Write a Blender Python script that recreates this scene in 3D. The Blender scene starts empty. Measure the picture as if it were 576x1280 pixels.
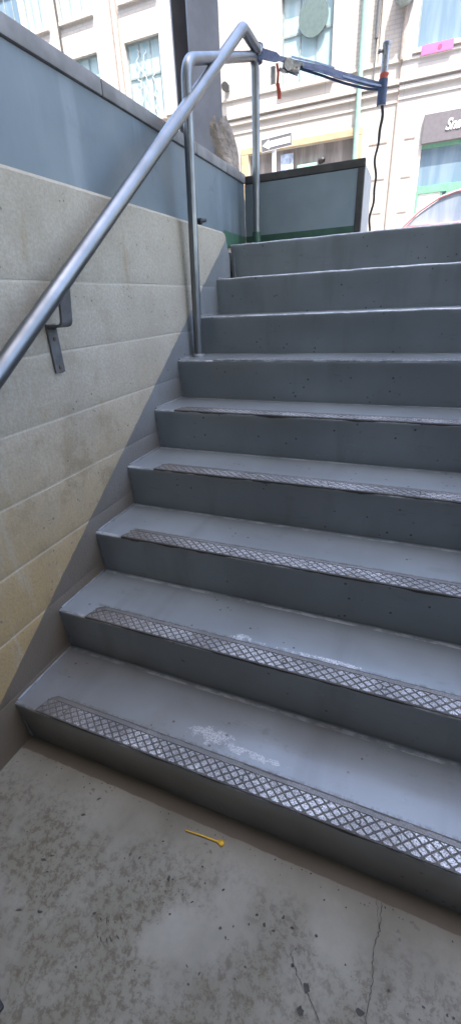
import bpy, bmesh, math, random
from mathutils import Vector, Matrix, noise
random.seed(11)
R = math.radians
H, D, WID = .18, .2605, 3.0          # rise, going, width of the flight
scene = bpy.context.scene
col = scene.collection
W_ = {}                                            # world location of every built object's origin

# ------------------------------------------------------------------ helpers
def link(o, parent=None):
    col.objects.link(o)
    if parent is not None:
        o.parent = parent
    return o

def thing(name, label, cat, loc=(0, 0, 0), group=None):
    o = bpy.data.objects.new(name, None)
    o.empty_display_size = .1
    link(o)
    o.location = loc
    W_[o] = Vector(loc)
    o['label'] = label; o['category'] = cat
    if group: o['group'] = group
    return o

def tag(o, label, cat, group=None, kind=None):
    o['label'] = label; o['category'] = cat
    if group: o['group'] = group
    if kind: o['kind'] = kind
    return o

def obj(name, bm, mats, parent=None, smooth=None, loc=None):
    """links the bmesh (given in world coordinates) as ONE object"""
    base = W_[parent] if parent is not None else Vector(loc or (0, 0, 0))
    if base.length: bmesh.ops.translate(bm, verts=bm.verts, vec=-base)
    bmesh.ops.recalc_face_normals(bm, faces=bm.faces)
    me = bpy.data.meshes.new(name)
    if smooth is not None:
        for f in bm.faces: f.smooth = True
        a = R(smooth)
        for e in bm.edges:
            if len(e.link_faces) == 2 and e.calc_face_angle(0) > a: e.smooth = False
    bm.to_mesh(me); bm.free()
    for m in (mats if isinstance(mats, (list, tuple)) else [mats]): me.materials.append(m)
    o = bpy.data.objects.new(name, me)
    link(o, parent)
    if parent is None: o.location = base
    W_[o] = base
    return o

def struct(name, bm, mats, label=None, smooth=None):
    o = obj(name, bm, mats, None, smooth)
    o['kind'] = 'structure'
    if label: o['label'] = label
    return o

def box(bm, x0, x1, y0, y1, z0, z1, mi=0, bev=0, seg=2):
    b = bmesh.new() if bev else bm
    v = [b.verts.new((x, y, z)) for x in (x0, x1) for y in (y0, y1) for z in (z0, z1)]
    fs = [b.faces.new([v[i] for i in q]) for q in ((0,1,3,2),(4,6,7,5),(0,4,5,1),(2,3,7,6),(0,2,6,4),(1,5,7,3))]
    for f in fs: f.material_index = mi
    if bev:
        bmesh.ops.bevel(b, geom=b.edges[:], offset=bev, segments=seg, affect='EDGES', profile=.5)
        for f in b.faces: f.material_index = mi
        merge(bm, b)
    return bm

def merge(bm, b, M=None):
    if M is not None: bmesh.ops.transform(b, matrix=M, verts=b.verts)
    me = bpy.data.meshes.new('t'); b.to_mesh(me); b.free()
    bm.from_mesh(me); bpy.data.meshes.remove(me)

def tube(bm, pts, r, n=14, mi=0, cap=True):
    pts = [Vector(p) for p in pts]
    rr = r if isinstance(r, (list, tuple)) else [r] * len(pts)
    rings = []
    ref = None
    for i, p in enumerate(pts):
        a = pts[max(i - 1, 0)]; c = pts[min(i + 1, len(pts) - 1)]
        t = (c - a).normalized()
        if ref is None:
            ref = Vector((1, 0, 0)) if abs(t.x) < .8 else Vector((0, 1, 0))
        ref = (ref - t * ref.dot(t)).normalized()
        s = t.cross(ref)
        rings.append([bm.verts.new(p + (ref * math.cos(2*math.pi*k/n) + s * math.sin(2*math.pi*k/n)) * rr[i]) for k in range(n)])
    for a, c in zip(rings, rings[1:]):
        for k in range(n):
            f = bm.faces.new((a[k], a[(k+1) % n], c[(k+1) % n], c[k])); f.material_index = mi
    if cap:
        for g in (rings[0][::-1], rings[-1]):
            f = bm.faces.new(g); f.material_index = mi
    return bm

def arc_path(pts, rad, n=7):
    """polyline with rounded corners"""
    pts = [Vector(p) for p in pts]
    out = [pts[0]]
    for a, b, c in zip(pts, pts[1:], pts[2:]):
        u = (a - b).normalized(); v = (c - b).normalized()
        d = min(rad, (a-b).length*.45, (c-b).length*.45)
        p, q = b + u * d, b + v * d
        for k in range(n + 1):
            t = k / n
            out.append(p*(1-t)**2 + b*2*t*(1-t) + q*t*t)
    out.append(pts[-1])
    return out

def prism(bm, poly, axis, a, b, mi=0):
    """extrude a 2-D polygon along an axis; poly in the other two axes in xyz order"""
    def P(q, t):
        return {'x': (t, q[0], q[1]), 'y': (q[0], t, q[1]), 'z': (q[0], q[1], t)}[axis]
    v0 = [bm.verts.new(P(q, a)) for q in poly]; v1 = [bm.verts.new(P(q, b)) for q in poly]
    fs = [bm.faces.new(v0), bm.faces.new(v1[::-1])]
    n = len(poly)
    for i in range(n): fs.append(bm.faces.new((v0[i], v0[(i+1) % n], v1[(i+1) % n], v1[i])))
    for f in fs: f.material_index = mi
    return bm

# ------------------------------------------------------------------ materials
class NT:
    def __init__(s, name):
        s.m = bpy.data.materials.new(name); s.m.use_nodes = True
        s.t = s.m.node_tree; s.b = s.t.nodes['Principled BSDF']
    def n(s, typ, **kw):
        o = s.t.nodes.new(typ)
        for k, v in kw.items(): setattr(o, k, v)
        return o
    def l(s, a, b): s.t.links.new(a, b)
    def pos(s):
        return s.n('ShaderNodeNewGeometry').outputs['Position']
    def objc(s):
        return s.n('ShaderNodeTexCoord').outputs['Object']
    def mapped(s, vec, scale=(1,1,1), rot=(0,0,0), loc=(0,0,0)):
        o = s.n('ShaderNodeMapping'); s.l(vec, o.inputs[0])
        o.inputs['Scale'].default_value = scale; o.inputs['Rotation'].default_value = rot; o.inputs['Location'].default_value = loc
        return o.outputs[0]
    def noise(s, vec, scale, detail=4, rough=.55, dist=0):
        o = s.n('ShaderNodeTexNoise'); s.l(vec, o.inputs['Vector'])
        o.inputs['Scale'].default_value = scale; o.inputs['Detail'].default_value = detail
        o.inputs['Roughness'].default_value = rough; o.inputs['Distortion'].default_value = dist
        return o.outputs[0]
    def vor(s, vec, scale, feature='F1', out='Distance', rand=1):
        o = s.n('ShaderNodeTexVoronoi', feature=feature); s.l(vec, o.inputs['Vector'])
        o.inputs['Scale'].default_value = scale; o.inputs['Randomness'].default_value = rand
        return o.outputs[out]
    def ramp(s, f, a, b, va=0., vb=1., smooth=True):
        o = s.n('ShaderNodeMapRange', interpolation_type='SMOOTHSTEP' if smooth else 'LINEAR')
        s.l(f, o.inputs[0])
        for i, v in zip((1,2,3,4), (a,b,va,vb)): o.inputs[i].default_value = v
        return o.outputs[0]
    def math(s, op, a, b=None, c=None):
        o = s.n('ShaderNodeMath', operation=op)
        for i, v in enumerate((a, b, c)):
            if v is None: continue
            if isinstance(v, (int, float)): o.inputs[i].default_value = v
            else: s.l(v, o.inputs[i])
        return o.outputs[0]
    def mix(s, f, a, b, bt='MIX'):
        o = s.n('ShaderNodeMix', data_type='RGBA', blend_type=bt)
        for i, v in ((0, f), (6, a), (7, b)):
            if isinstance(v, (int, float)): o.inputs[i].default_value = v
            elif isinstance(v, (tuple, list)): o.inputs[i].default_value = (*v[:3], 1)
            else: s.l(v, o.inputs[i])
        return o.outputs[2]
    def xyz(s, vec):
        o = s.n('ShaderNodeSeparateXYZ'); s.l(vec, o.inputs[0]); return o.outputs
    def bump(s, h, strength=.3, dist=.01, prev=None):
        o = s.n('ShaderNodeBump'); s.l(h, o.inputs['Height'])
        o.inputs['Strength'].default_value = strength; o.inputs['Distance'].default_value = dist
        if prev is not None: s.l(prev, o.inputs['Normal'])
        return o.outputs[0]
    def set(s, color=None, rough=None, metal=None, normal=None, spec=None):
        for k, v in (('Base Color', color), ('Roughness', rough), ('Metallic', metal), ('Normal', normal), ('Specular IOR Level', spec)):
            if v is None: continue
            if isinstance(v, (int, float)): s.b.inputs[k].default_value = v
            elif isinstance(v, (tuple, list)): s.b.inputs[k].default_value = (*v[:3], 1)
            else: s.l(v, s.b.inputs[k])
        return s.m

def simple(name, c, rough=.6, metal=0., var=.25, scale=12, bump=.15, bscale=60, bdist=.002):
    N = NT(name); p = N.objc()
    f = N.noise(p, scale, 5)
    k = N.ramp(f, .3, .7)
    c2 = tuple(x * (1 - var) for x in c)
    r = N.ramp(N.noise(p, scale*2.3, 3), .3, .7, max(rough - .08, 0.03), min(rough + .08, 1))
    nb = N.bump(N.noise(p, bscale, 4), bump, bdist)
    return N.set(N.mix(k, c2, c), r, metal, nb)

# --- grey deck paint on the steps
PAINT = (.194, .212, .221)
PAINT2 = (.148, .160, .165)
def paint_nodes(N, p):
    big = N.ramp(N.noise(p, 2.2, 4), .3, .7)
    c = N.mix(big, PAINT2, PAINT)
    streak = N.ramp(N.noise(N.mapped(p, (9, 1.2, 1.5)), 1.0, 5), .5, .75, 0, .35)
    c = N.mix(streak, c, (.085, .086, .088))
    scf = N.math('MULTIPLY', N.ramp(N.noise(N.mapped(p, (3, 5, 16)), 3.2, 7, .75), .56, .70), N.ramp(N.noise(p, 3, 3), .42, .62))
    c = N.mix(N.math('MULTIPLY', scf, .45), c, (.065, .063, .060))
    pl_ = N.math('MULTIPLY', N.ramp(N.noise(N.mapped(p, (2.2, 7, 7), loc=(7, 3, 1)), 7, 7, .8), .58, .68), N.ramp(N.noise(p, 2.3, 3), .5, .66))
    c = N.mix(N.math('MULTIPLY', pl_, .30), c, (.34, .36, .37))
    # small holes and chips in the paint
    sp = N.vor(p, 30)
    gate = N.ramp(N.noise(p, 7, 3), .50, .58)
    chip = N.math('MULTIPLY', N.ramp(sp, .10, .15, 1, 0), gate)
    c = N.mix(chip, c, (.03, .028, .026))
    return c, chip

def m_paint():
    N = NT('grey_deck_paint'); p = N.pos()
    c, chip = paint_nodes(N, p)
    q = N.xyz(p)
    # worn whitish scuffs behind the nosing plates of the two lowest treads
    wear = None
    for cx, cy, cz, rx, ry in ((.655, .112, .18, .11, .05), (.78, .100, .18, .16, .018), (.64, .12, .18, .075, .035), (.665, .345, .36, .05, .03), (.90, .342, .36, .26, .014)):
        dx = N.math('DIVIDE', N.math('SUBTRACT', q[0], cx), rx)
        dy = N.math('DIVIDE', N.math('SUBTRACT', q[1], cy), ry)
        dz = N.math('DIVIDE', N.math('SUBTRACT', q[2], cz), .01)
        d = N.math('ADD', N.math('ADD', N.math('MULTIPLY', dx, dx), N.math('MULTIPLY', dy, dy)), N.math('MULTIPLY', dz, dz))
        w = N.ramp(d, 0, 1.2, 1, 0)
        wear = w if wear is None else N.math('MAXIMUM', wear, w)
    wear = N.math('MULTIPLY', wear, N.ramp(N.noise(p, 19, 5, .7), .36, .60, .45, 1.1))
    nz = N.noise(N.mapped(p, (1, 1.6, 1)), 95, 7, .78)
    lace = N.ramp(N.noise(N.mapped(p, (1, 1.3, 1)), 200, 4, .75, .4), .44, .52)
    wmask = N.math('MULTIPLY', N.ramp(N.math('MULTIPLY', wear, nz), .30, .46, 0, .85), lace)
    c = N.mix(wmask, c, (.52, .53, .54))
    # paint rubbed thin along the nosings
    ty = N.math('FRACT', N.math('ADD', N.math('DIVIDE', q[1], D), .02))
    tz = N.math('FRACT', N.math('ADD', N.math('DIVIDE', q[2], H), .035))
    ed = N.math('MULTIPLY', N.ramp(ty, .072, .035), N.ramp(tz, .07, .045))
    en = N.ramp(N.noise(N.mapped(p, (.5, 1, 1)), 34, 6, .75), .42, .60, .1, .95)
    c = N.mix(N.math('MULTIPLY', N.math('MULTIPLY', ed, en), .8), c, (.47, .48, .49))
    # grime packed round the nosing plates
    gm = N.math('MULTIPLY', N.ramp(ty, .262, .295), N.ramp(ty, .345, .295))
    gm = N.math('MULTIPLY', gm, N.math('MULTIPLY', N.ramp(q[2], .95, .93), N.ramp(q[0], .10, .15)))
    gm = N.math('MULTIPLY', gm, N.ramp(N.noise(N.mapped(p, (1, .6, 1)), 60, 5, .75), .42, .58))
    c = N.mix(N.math('MULTIPLY', gm, .7), c, (.035, .031, .027))
    # brownish foot dirt with shade painted in, stronger lower down and to the left
    dirt_shade = N.math('MULTIPLY', N.ramp(N.noise(p, 3.5, 5), .35, .65, .4, .95), N.math('MULTIPLY', N.ramp(q[2], .40, .0), N.ramp(q[0], 1.5, .1, .45, 1)))
    c = N.mix(N.math('MULTIPLY', dirt_shade, .85), c, (.080, .058, .034))
    h = N.noise(p, 7, 2, .4)
    b = N.bump(h, .10, .004)
    b = N.bump(N.noise(p, 150, 3), .10, .0012, b)
    b = N.bump(chip, -.5, .003, b)
    r = N.math('ADD', .33, 0.)
    r = N.mix(wmask, r, (.7, .7, .7))
    N.b.inputs['IOR'].default_value = 1.55
    N.b.inputs['Coat Weight'].default_value = .45; N.b.inputs['Coat Roughness'].default_value = .16
    return N.set(c, r, 0, b, .6)

def m_concrete_wall():
    N = NT('painted_block_wall'); p = N.pos(); q = N.xyz(p)
    # each course of blocks has its own tone; lower courses are tanner
    crs = N.math('FLOOR', N.math('MULTIPLY', q[2], 5))
    tone = N.n('ShaderNodeTexWhiteNoise', noise_dimensions='1D'); N.l(crs, tone.inputs['W'])
    g = N.ramp(N.math('ADD', q[2], N.math('MULTIPLY', N.noise(p, 2.5, 4), .5)), .5, 1.5)
    c = N.mix(g, (.355, .238, .092), (.392, .352, .283))
    c = N.mix(N.ramp(tone.outputs[0], 0, 1, 0, .05), c, (.25, .23, .19))
    lg = N.ramp(N.noise(p, 3, 6, .65), .35, .7, 0, .45)
    c = N.mix(lg, c, (.25, .225, .175))
    drip = N.ramp(N.noise(N.mapped(p, (1, 14, 1.6)), 1.5, 4), .55, .75, 0, .35)
    c = N.mix(drip, c, (.42, .40, .35))
    pit = N.math('MULTIPLY', N.ramp(N.vor(p, 45), .12, .2, 1, 0), N.ramp(N.noise(p, 12, 3), .55, .62))
    c = N.mix(pit, c, (.12, .105, .085))
    gr = N.math('MULTIPLY', N.ramp(N.noise(p, 7, 7, .72), .48, .64), N.ramp(N.noise(N.mapped(p, loc=(3, 1, 0)), 1.6, 3), .35, .6))
    gr = N.math('MULTIPLY', gr, N.ramp(q[2], 1.75, .55, .15, 1))
    c = N.mix(N.math('MULTIPLY', gr, .6), c, (.18, .135, .072))
    grain = N.ramp(N.noise(p, 95, 5, .75), .38, .62, .0, .4)
    c = N.mix(grain, c, (.215, .175, .115))
    rust = N.ramp(N.noise(N.mapped(p, (1, 3, 1), loc=(0, 0, 5)), 3.2, 6, .7), .58, .72, 0, .45)
    c = N.mix(rust, c, (.24, .165, .075))
    jv = N.math('ABSOLUTE', N.math('SUBTRACT', N.math('FRACT', N.math('ADD', N.math('MULTIPLY', q[2], 5), .5)), .5))
    joint = N.math('MULTIPLY', N.ramp(jv, .010, .03, .40, 0), N.ramp(q[2], 1.5, 1.45))
    c = N.mix(joint, c, (.46, .415, .335))
    # the grey stair paint carried up the wall as a skirting, parallel to the flight
    line = N.math('ADD', N.math('MULTIPLY', q[1], .697), .253)
    wob = N.math('MULTIPLY', N.math('SUBTRACT', N.noise(p, 18, 3), .5), .012)
    s = N.math('ADD', N.math('SUBTRACT', line, q[2]), wob)
    band = N.ramp(s, -.002, .003)
    pc, chip = paint_nodes(N, p)
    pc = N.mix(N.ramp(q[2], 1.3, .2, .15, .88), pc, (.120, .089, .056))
    c = N.mix(band, c, pc)
    r = N.mix(band, (.8, .8, .8), (.45, .45, .45))
    b = N.bump(N.noise(p, 9, 5, .6), .25, .008)
    b = N.bump(N.noise(p, 110, 5, .7), .55, .003, b)
    b = N.bump(pit, -.6, .004, b)
    return N.set(c, r, 0, b, .35)

def m_floor():
    N = NT('stained_concrete_floor'); p = N.pos(); q = N.xyz(p)
    c = N.mix(N.ramp(N.noise(p, 4, 6, .6), .3, .7), (.143, .130, .098), (.216, .201, .160))
    c = N.mix(N.ramp(N.noise(p, 60, 5, .7), .35, .7, 0, .35), c, (.17, .155, .13))
    # dirty patches, denser away from the steps
    reg = N.math('MULTIPLY', N.ramp(N.noise(p, 4.5, 3, .5), .38, .56), N.ramp(q[1], -.04, -.22))
    spl = N.ramp(N.noise(p, 48, 7, .8, .15), .46, .60)
    c = N.mix(N.math('MULTIPLY', N.math('MULTIPLY', reg, spl), .95), c, (.045, .034, .023))
    c = N.mix(N.math('MULTIPLY', reg, .55), c, (.100, .083, .050))
    wn = N.n('ShaderNodeTexNoise'); N.l(p, wn.inputs['Vector']); wn.inputs['Scale'].default_value = 55; wn.inputs['Detail'].default_value = 4
    wv = N.n('ShaderNodeVectorMath', operation='MULTIPLY_ADD'); N.l(wn.outputs['Color'], wv.inputs[0]); wv.inputs[1].default_value = (.03, .03, .03); N.l(p, wv.inputs[2])
    sp = N.math('MULTIPLY', N.ramp(N.vor(N.mapped(wv.outputs[0], (1, 1.6, 1), (0, 0, .6)), 34), .10, .26, 1, 0), N.ramp(N.noise(p, 9, 3), .50, .62))
    c = N.mix(N.math('MULTIPLY', sp, .7), c, (.075, .062, .047))
    pale = N.ramp(N.noise(N.mapped(p, loc=(4, 2, 0)), 7, 5), .52, .74, 0, .12)
    c = N.mix(pale, c, (.235, .22, .185))
    # painted band at the foot of the first riser
    wob = N.math('MULTIPLY', N.math('SUBTRACT', N.noise(p, 24, 4), .5), .008)
    e = N.ramp(N.math('ADD', q[1], wob), -.031, -.027)
    c = N.mix(e, c, (.106, .084, .060))
    b = N.bump(N.noise(p, 25, 6, .65), .25, .006)
    b = N.bump(sp, -.3, .002, b)
    r = N.ramp(N.noise(p, 6, 4), .3, .7, .5, .8)
    return N.set(c, r, 0, b, .4)

def m_blue():
    N = NT('blue_grey_wall_paint'); p = N.pos(); q = N.xyz(p)
    c = N.mix(N.ramp(N.noise(p, 2.5, 5), .3, .7), (.098, .128, .145), (.132, .163, .178))
    run = N.ramp(N.noise(N.mapped(p, (7, 7, .9)), 1.3, 4), .52, .72, 0, .5)
    c = N.mix(run, c, (.20, .235, .255))
    sc = N.math('MULTIPLY', N.ramp(N.noise(p, 9, 5, .65), .60, .66), N.ramp(q[1], .6, 1.3))
    c = N.mix(N.math('MULTIPLY', sc, .7), c, (.085, .105, .125))
    wob = N.math('MULTIPLY', N.math('SUBTRACT', N.noise(p, 14, 3), .5), .012)
    gr = N.math('MULTIPLY', N.ramp(N.math('ADD', q[2], wob), 1.690, 1.684), N.ramp(q[1], 2.02, 2.03))
    c = N.mix(gr, c, (.042, .105, .068))
    b = N.bump(N.noise(p, 12, 5), .2, .006)
    b = N.bump(N.noise(p, 160, 3), .1, .001, b)
    return N.set(c, N.ramp(N.noise(p, 4, 4), .3, .7, .4, .6), 0, b)

def m_galv():
    N = NT('galvanised_steel'); p = N.objc()
    c = N.mix(N.ramp(N.noise(p, 3, 4), .3, .7), (.215, .222, .228), (.160, .166, .172))
    c = N.mix(N.ramp(N.noise(p, 7, 6, .7), .5, .78, 0, .45), c, (.17, .175, .18))
    r = N.ramp(N.noise(p, 12, 4), .3, .7, .33, .46)
    return N.set(c, r, .92, N.bump(N.noise(p, 25, 2), .05, .001))

def m_plate(name, ca, cb, ra, rb, metal, sc=420):
    N = NT(name); p = N.pos(); 
    g = N.noise(p, sc, 3, .7)
    q = N.xyz(p)
    k = N.ramp(g, .38, .62)
    worn = N.ramp(N.noise(p, 6, 4), .35, .65)
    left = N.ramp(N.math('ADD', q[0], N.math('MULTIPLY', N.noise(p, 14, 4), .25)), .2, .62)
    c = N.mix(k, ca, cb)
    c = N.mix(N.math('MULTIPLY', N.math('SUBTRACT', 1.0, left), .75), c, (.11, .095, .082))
    c = N.mix(N.ramp(worn, 0, 1, 0, .55), c, ca)
    c = N.mix(N.ramp(N.noise(p, 40, 5, .7), .45, .7, 0, .5), c, (.13, .115, .10))
    r = N.ramp(g, .3, .7, ra, rb)
    return N.set(c, r, metal, N.bump(g, .5, .0012))

def m_brick():
    N = NT('cream_brick'); p = N.pos(); q = N.xyz(p)
    cb = N.n('ShaderNodeCombineXYZ'); N.l(q[0], cb.inputs[0]); N.l(q[2], cb.inputs[1])
    br = N.n('ShaderNodeTexBrick'); N.l(cb.outputs[0], br.inputs['Vector'])
    br.inputs['Scale'].default_value = 1
    br.inputs['Brick Width'].default_value = .24; br.inputs['Row Height'].default_value = .08
    br.inputs['Mortar Size'].default_value = .012
    br.inputs['Color1'].default_value = (.50, .468, .43, 1); br.inputs['Color2'].default_value = (.465, .43, .39, 1); br.inputs['Mortar'].default_value = (.40, .37, .335, 1)
    c = N.mix(N.ramp(N.noise(p, .9, 5), .35, .7, 0, .4), br.outputs[0], (.46, .42, .375))
    b = N.bump(br.outputs['Fac'], -.6, .01)
    return N.set(c, .85, 0, b, .2)

def m_stone(name, ca, cb, rows=.76, wid=1.3):
    N = NT(name); p = N.pos(); q = N.xyz(p)
    cb_ = N.n('ShaderNodeCombineXYZ'); N.l(q[0], cb_.inputs[0]); N.l(q[2], cb_.inputs[1])
    br = N.n('ShaderNodeTexBrick'); N.l(cb_.outputs[0], br.inputs['Vector'])
    br.inputs['Scale'].default_value = 1
    br.inputs['Brick Width'].default_value = wid; br.inputs['Row Height'].default_value = rows
    br.inputs['Mortar Size'].default_value = .008
    br.inputs['Color1'].default_value = (*ca, 1); br.inputs['Color2'].default_value = (*cb, 1)
    br.inputs['Mortar'].default_value = tuple(x*.72 for x in ca) + (1,)
    c = N.mix(N.ramp(N.noise(p, 1.2, 6, .65), .4, .75, 0, .4), br.outputs[0], tuple(x*.8 for x in cb))
    return N.set(c, .8, 0, N.bump(N.noise(p, 20, 5), .2, .01), .25)

def m_glass(name, c, c2, rough=.08):
    N = NT(name); p = N.pos()
    st = N.ramp(N.noise(N.mapped(p, (3.5, 3.5, .5)), 1.2, 4), .4, .65)
    cc = N.mix(st, c, c2)
    b = N.bump(N.noise(p, 2.5, 2), .1, .02)
    return N.set(cc, rough, 0, b, .6)

M = dict(
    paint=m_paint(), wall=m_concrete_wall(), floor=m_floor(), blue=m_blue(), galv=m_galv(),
    plate=m_plate('worn_nosing_metal', (.10, .095, .09), (.56, .55, .545), .34, .6, .5, 330),
    grime=m_plate('grimy_nosing_groove', (.045, .040, .037), (.085, .078, .072), .6, .8, .2),
    ribband=m_plate('rough_nosing_band', (.10, .096, .092), (.24, .235, .23), .5, .75, .4),
    coping=simple('coping_grey', (.235, .225, .215), .75, var=.35, scale=9, bump=.3),
    boxpaint=simple('light_blue_grey_paint', (.225, .275, .30), .5, var=.18, scale=4, bump=.15),
    frame=simple('dark_trim', (.060, .055, .050), .7, var=.4, scale=14, bump=.3),
    palegrey=simple('pale_grey_paint', (.42, .42, .41), .6, var=.15),
    green=simple('green_kerb_paint', (.042, .105, .068), .5, var=.3, scale=14),
    bracket=simple('grey_painted_steel', (.135, .130, .128), .5, metal=.2, var=.35, scale=25),
    rust=simple('rusty_screw', (.16, .075, .035), .7, var=.5, scale=60),
    column=simple('grey_steel_paint', (.145, .142, .150), .5, var=.25, scale=5),
    tarp=simple('beige_canvas', (.26, .222, .185), .9, var=.45, scale=9, bump=.8, bscale=14, bdist=.05),
    strap=simple('blue_webbing', (.050, .075, .150), .7, var=.35, scale=30, bump=.3, bscale=200),
    strap2=simple('pale_blue_webbing', (.24, .31, .46), .7, var=.3, scale=30, bump=.3, bscale=200),
    chrome=simple('worn_steel', (.36, .36, .37), .35, metal=.9, var=.4, scale=30),
    red=simple('red_strap', (.50, .085, .05), .6, var=.3, scale=25),
    black=simple('black_rubber', (.018, .018, .02), .6, var=.4, scale=25),
    yellow=simple('yellow_plastic', (.62, .36, .025), .4, var=.2, scale=40),
    brick=m_brick(), stone=m_stone('cream_limestone', (.48, .445, .405), (.45, .415, .375)),
    white=m_stone('white_stone', (.50, .485, .46), (.47, .455, .43), .78, 3.0),
    glass=m_glass('pale_window_glass', (.33, .47, .50), (.46, .57, .58)),  # pale cyan sky reflection painted into the pane colour
    glassb=m_glass('blue_window_glass', (.155, .23, .30), (.21, .29, .36), .15),
    glassd=m_glass('dim_shop_glass', (.20, .175, .16), (.33, .30, .28), .12),
    winframe=simple('grey_green_frame', (.26, .31, .31), .5, var=.2),
    whiteframe=simple('white_frame', (.72, .72, .70), .5, var=.1),
    tan=simple('tan_wood_frame', (.46, .355, .22), .6, var=.2, scale=8),
    groove=simple('groove_brown', (.36, .30, .26), .8, var=.3),
    disc=simple('dark_green_disc', (.105, .150, .145), .5, var=.2),
    pipe=simple('pale_green_pipe', (.26, .43, .35), .5, var=.2),
    mint=simple('mint_enamel', (.30, .58, .45), .4, var=.15),
    doorgreen=simple('door_green', (.17, .39, .27), .45, var=.2),
    pink=simple('pink_card', (.75, .14, .36), .6, var=.1),
    pinkd=simple('dark_pink_mark', (.33, .06, .16), .6, var=.1),
    signgrey=simple('sign_grey', (.155, .145, .160), .5, var=.15),
    signdark=simple('sign_plate_grey', (.12, .12, .125), .5, var=.15),
    signwhite=simple('sign_white', (.82, .82, .82), .5, var=.04),
    poster=simple('blue_white_print', (.55, .66, .85), .5, var=.55, scale=9),
    asphalt=simple('asphalt', (.055, .055, .057), .9, var=.3, scale=6, bump=.5, bscale=90, bdist=.006),
    sidewalk=m_stone('sidewalk_concrete', (.36, .345, .32), (.33, .315, .29), 1.5, 1.5),
    kerb=simple('kerb_concrete', (.38, .365, .34), .85, var=.2),
    carpaint=simple('red_car_paint', (.46, .25, .27), .35, metal=.1, var=.1, bump=0),
    carglass=m_glass('car_glass', (.20, .26, .34), (.30, .36, .42), .08),
    tyre=simple('tyre', (.02, .02, .02), .8, var=.3), rim=simple('alloy_rim', (.5, .5, .52), .3, metal=.9),
    lamp=simple('car_lamp', (.75, .76, .78), .15, var=.1), bounceplaster=simple('bounce_plaster', (.34, .32, .29), .9, var=.2, scale=3), plaster=simple('shade_plaster', (.125, .115, .10), .9, var=.2, scale=3),  # pale plaster to bounce light, dark plaster to shade the stairs
    mat=simple('rubber_mat', (.022, .021, .021), .75, var=.4, scale=30, bump=.5, bscale=120, bdist=.003),
    stain=simple('floor_stain', (.050, .043, .035), .85, var=.5, scale=70),
    caulk=simple('grey_caulk', (.19, .195, .20), .4, var=.35, scale=40, bump=.4, bscale=50, bdist=.004),
)

# ------------------------------------------------------------------ dimensions
ST = 1.5                             # street level
FY = 14.0                            # facade across the street

# ------------------------------------------------------------------ the flight of steps
stairs = thing('staircase', 'grey painted concrete staircase climbing from the stained floor to the street', 'staircase', (WID/2, 0, 0))

def step_mesh(i, last):
    bm = bmesh.new()
    y0, z0, z1 = i*D, i*H, (i+1)*H
    yb = y0 + D + (.05 if not last else .50)
    prof = [(y0 + .0160, z0 - .05), (y0 + .0155, z0 + .004)]
    nr = 10
    for k in range(nr):                                  # riser leaning forward to the nosing
        t = (k + 1) / (nr + 1)
        prof.append((y0 + .0155*(1 - t), z0 + .004 + (H - .018)*t))
    rad = .011
    for k in range(6):
        a = math.pi*k/10
        prof.append((y0 + rad - rad*math.cos(a), z1 - rad + rad*math.sin(a)))
    m = 12
    for k in range(1, m + 1):
        prof.append((y0 + rad + (yb - y0 - rad)*k/m, z1))
    prof.append((yb, z0 - .05))
    n = 220
    cols = []
    for j in range(n + 1):
        x = -.012 + (WID + .024)*j/n
        row = []
        for k, (y, z) in enumerate(prof):
            v = Vector((x, y, z))
            if 1 <= k < len(prof) - 1:
                edge = 1 if nr <= k <= nr + 8 else .45
                d = noise.noise(Vector((x*9, y*9 + i*7, z*9)))*.0022 + noise.noise(Vector((x*32, y*32 + i*3, z*32)))*.0011
                dz = d if k > nr + 2 else 0
                v.z += dz*edge
                v.y -= d*edge*(1 if k <= nr + 6 else 0)
            row.append(bm.verts.new(v))
        cols.append(row)
    for a, b in zip(cols, cols[1:]):
        for k in range(len(prof)):
            bm.faces.new((a[k], a[(k+1) % len(prof)], b[(k+1) % len(prof)], b[k]))
    bm.faces.new(cols[0][::-1]); bm.faces.new(cols[-1])
    return bm

def clip(poly, ax, lim, keep_less):
    out = []
    for a, b in zip(poly, poly[1:] + poly[:1]):
        ia = (a[ax] <= lim) == keep_less or a[ax] == lim
        ib = (b[ax] <= lim) == keep_less or b[ax] == lim
        if ia: out.append(a)
        if ia != ib:
            t = (lim - a[ax])/(b[ax] - a[ax])
            out.append((a[0] + (b[0]-a[0])*t, a[1] + (b[1]-a[1])*t))
    return out

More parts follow.
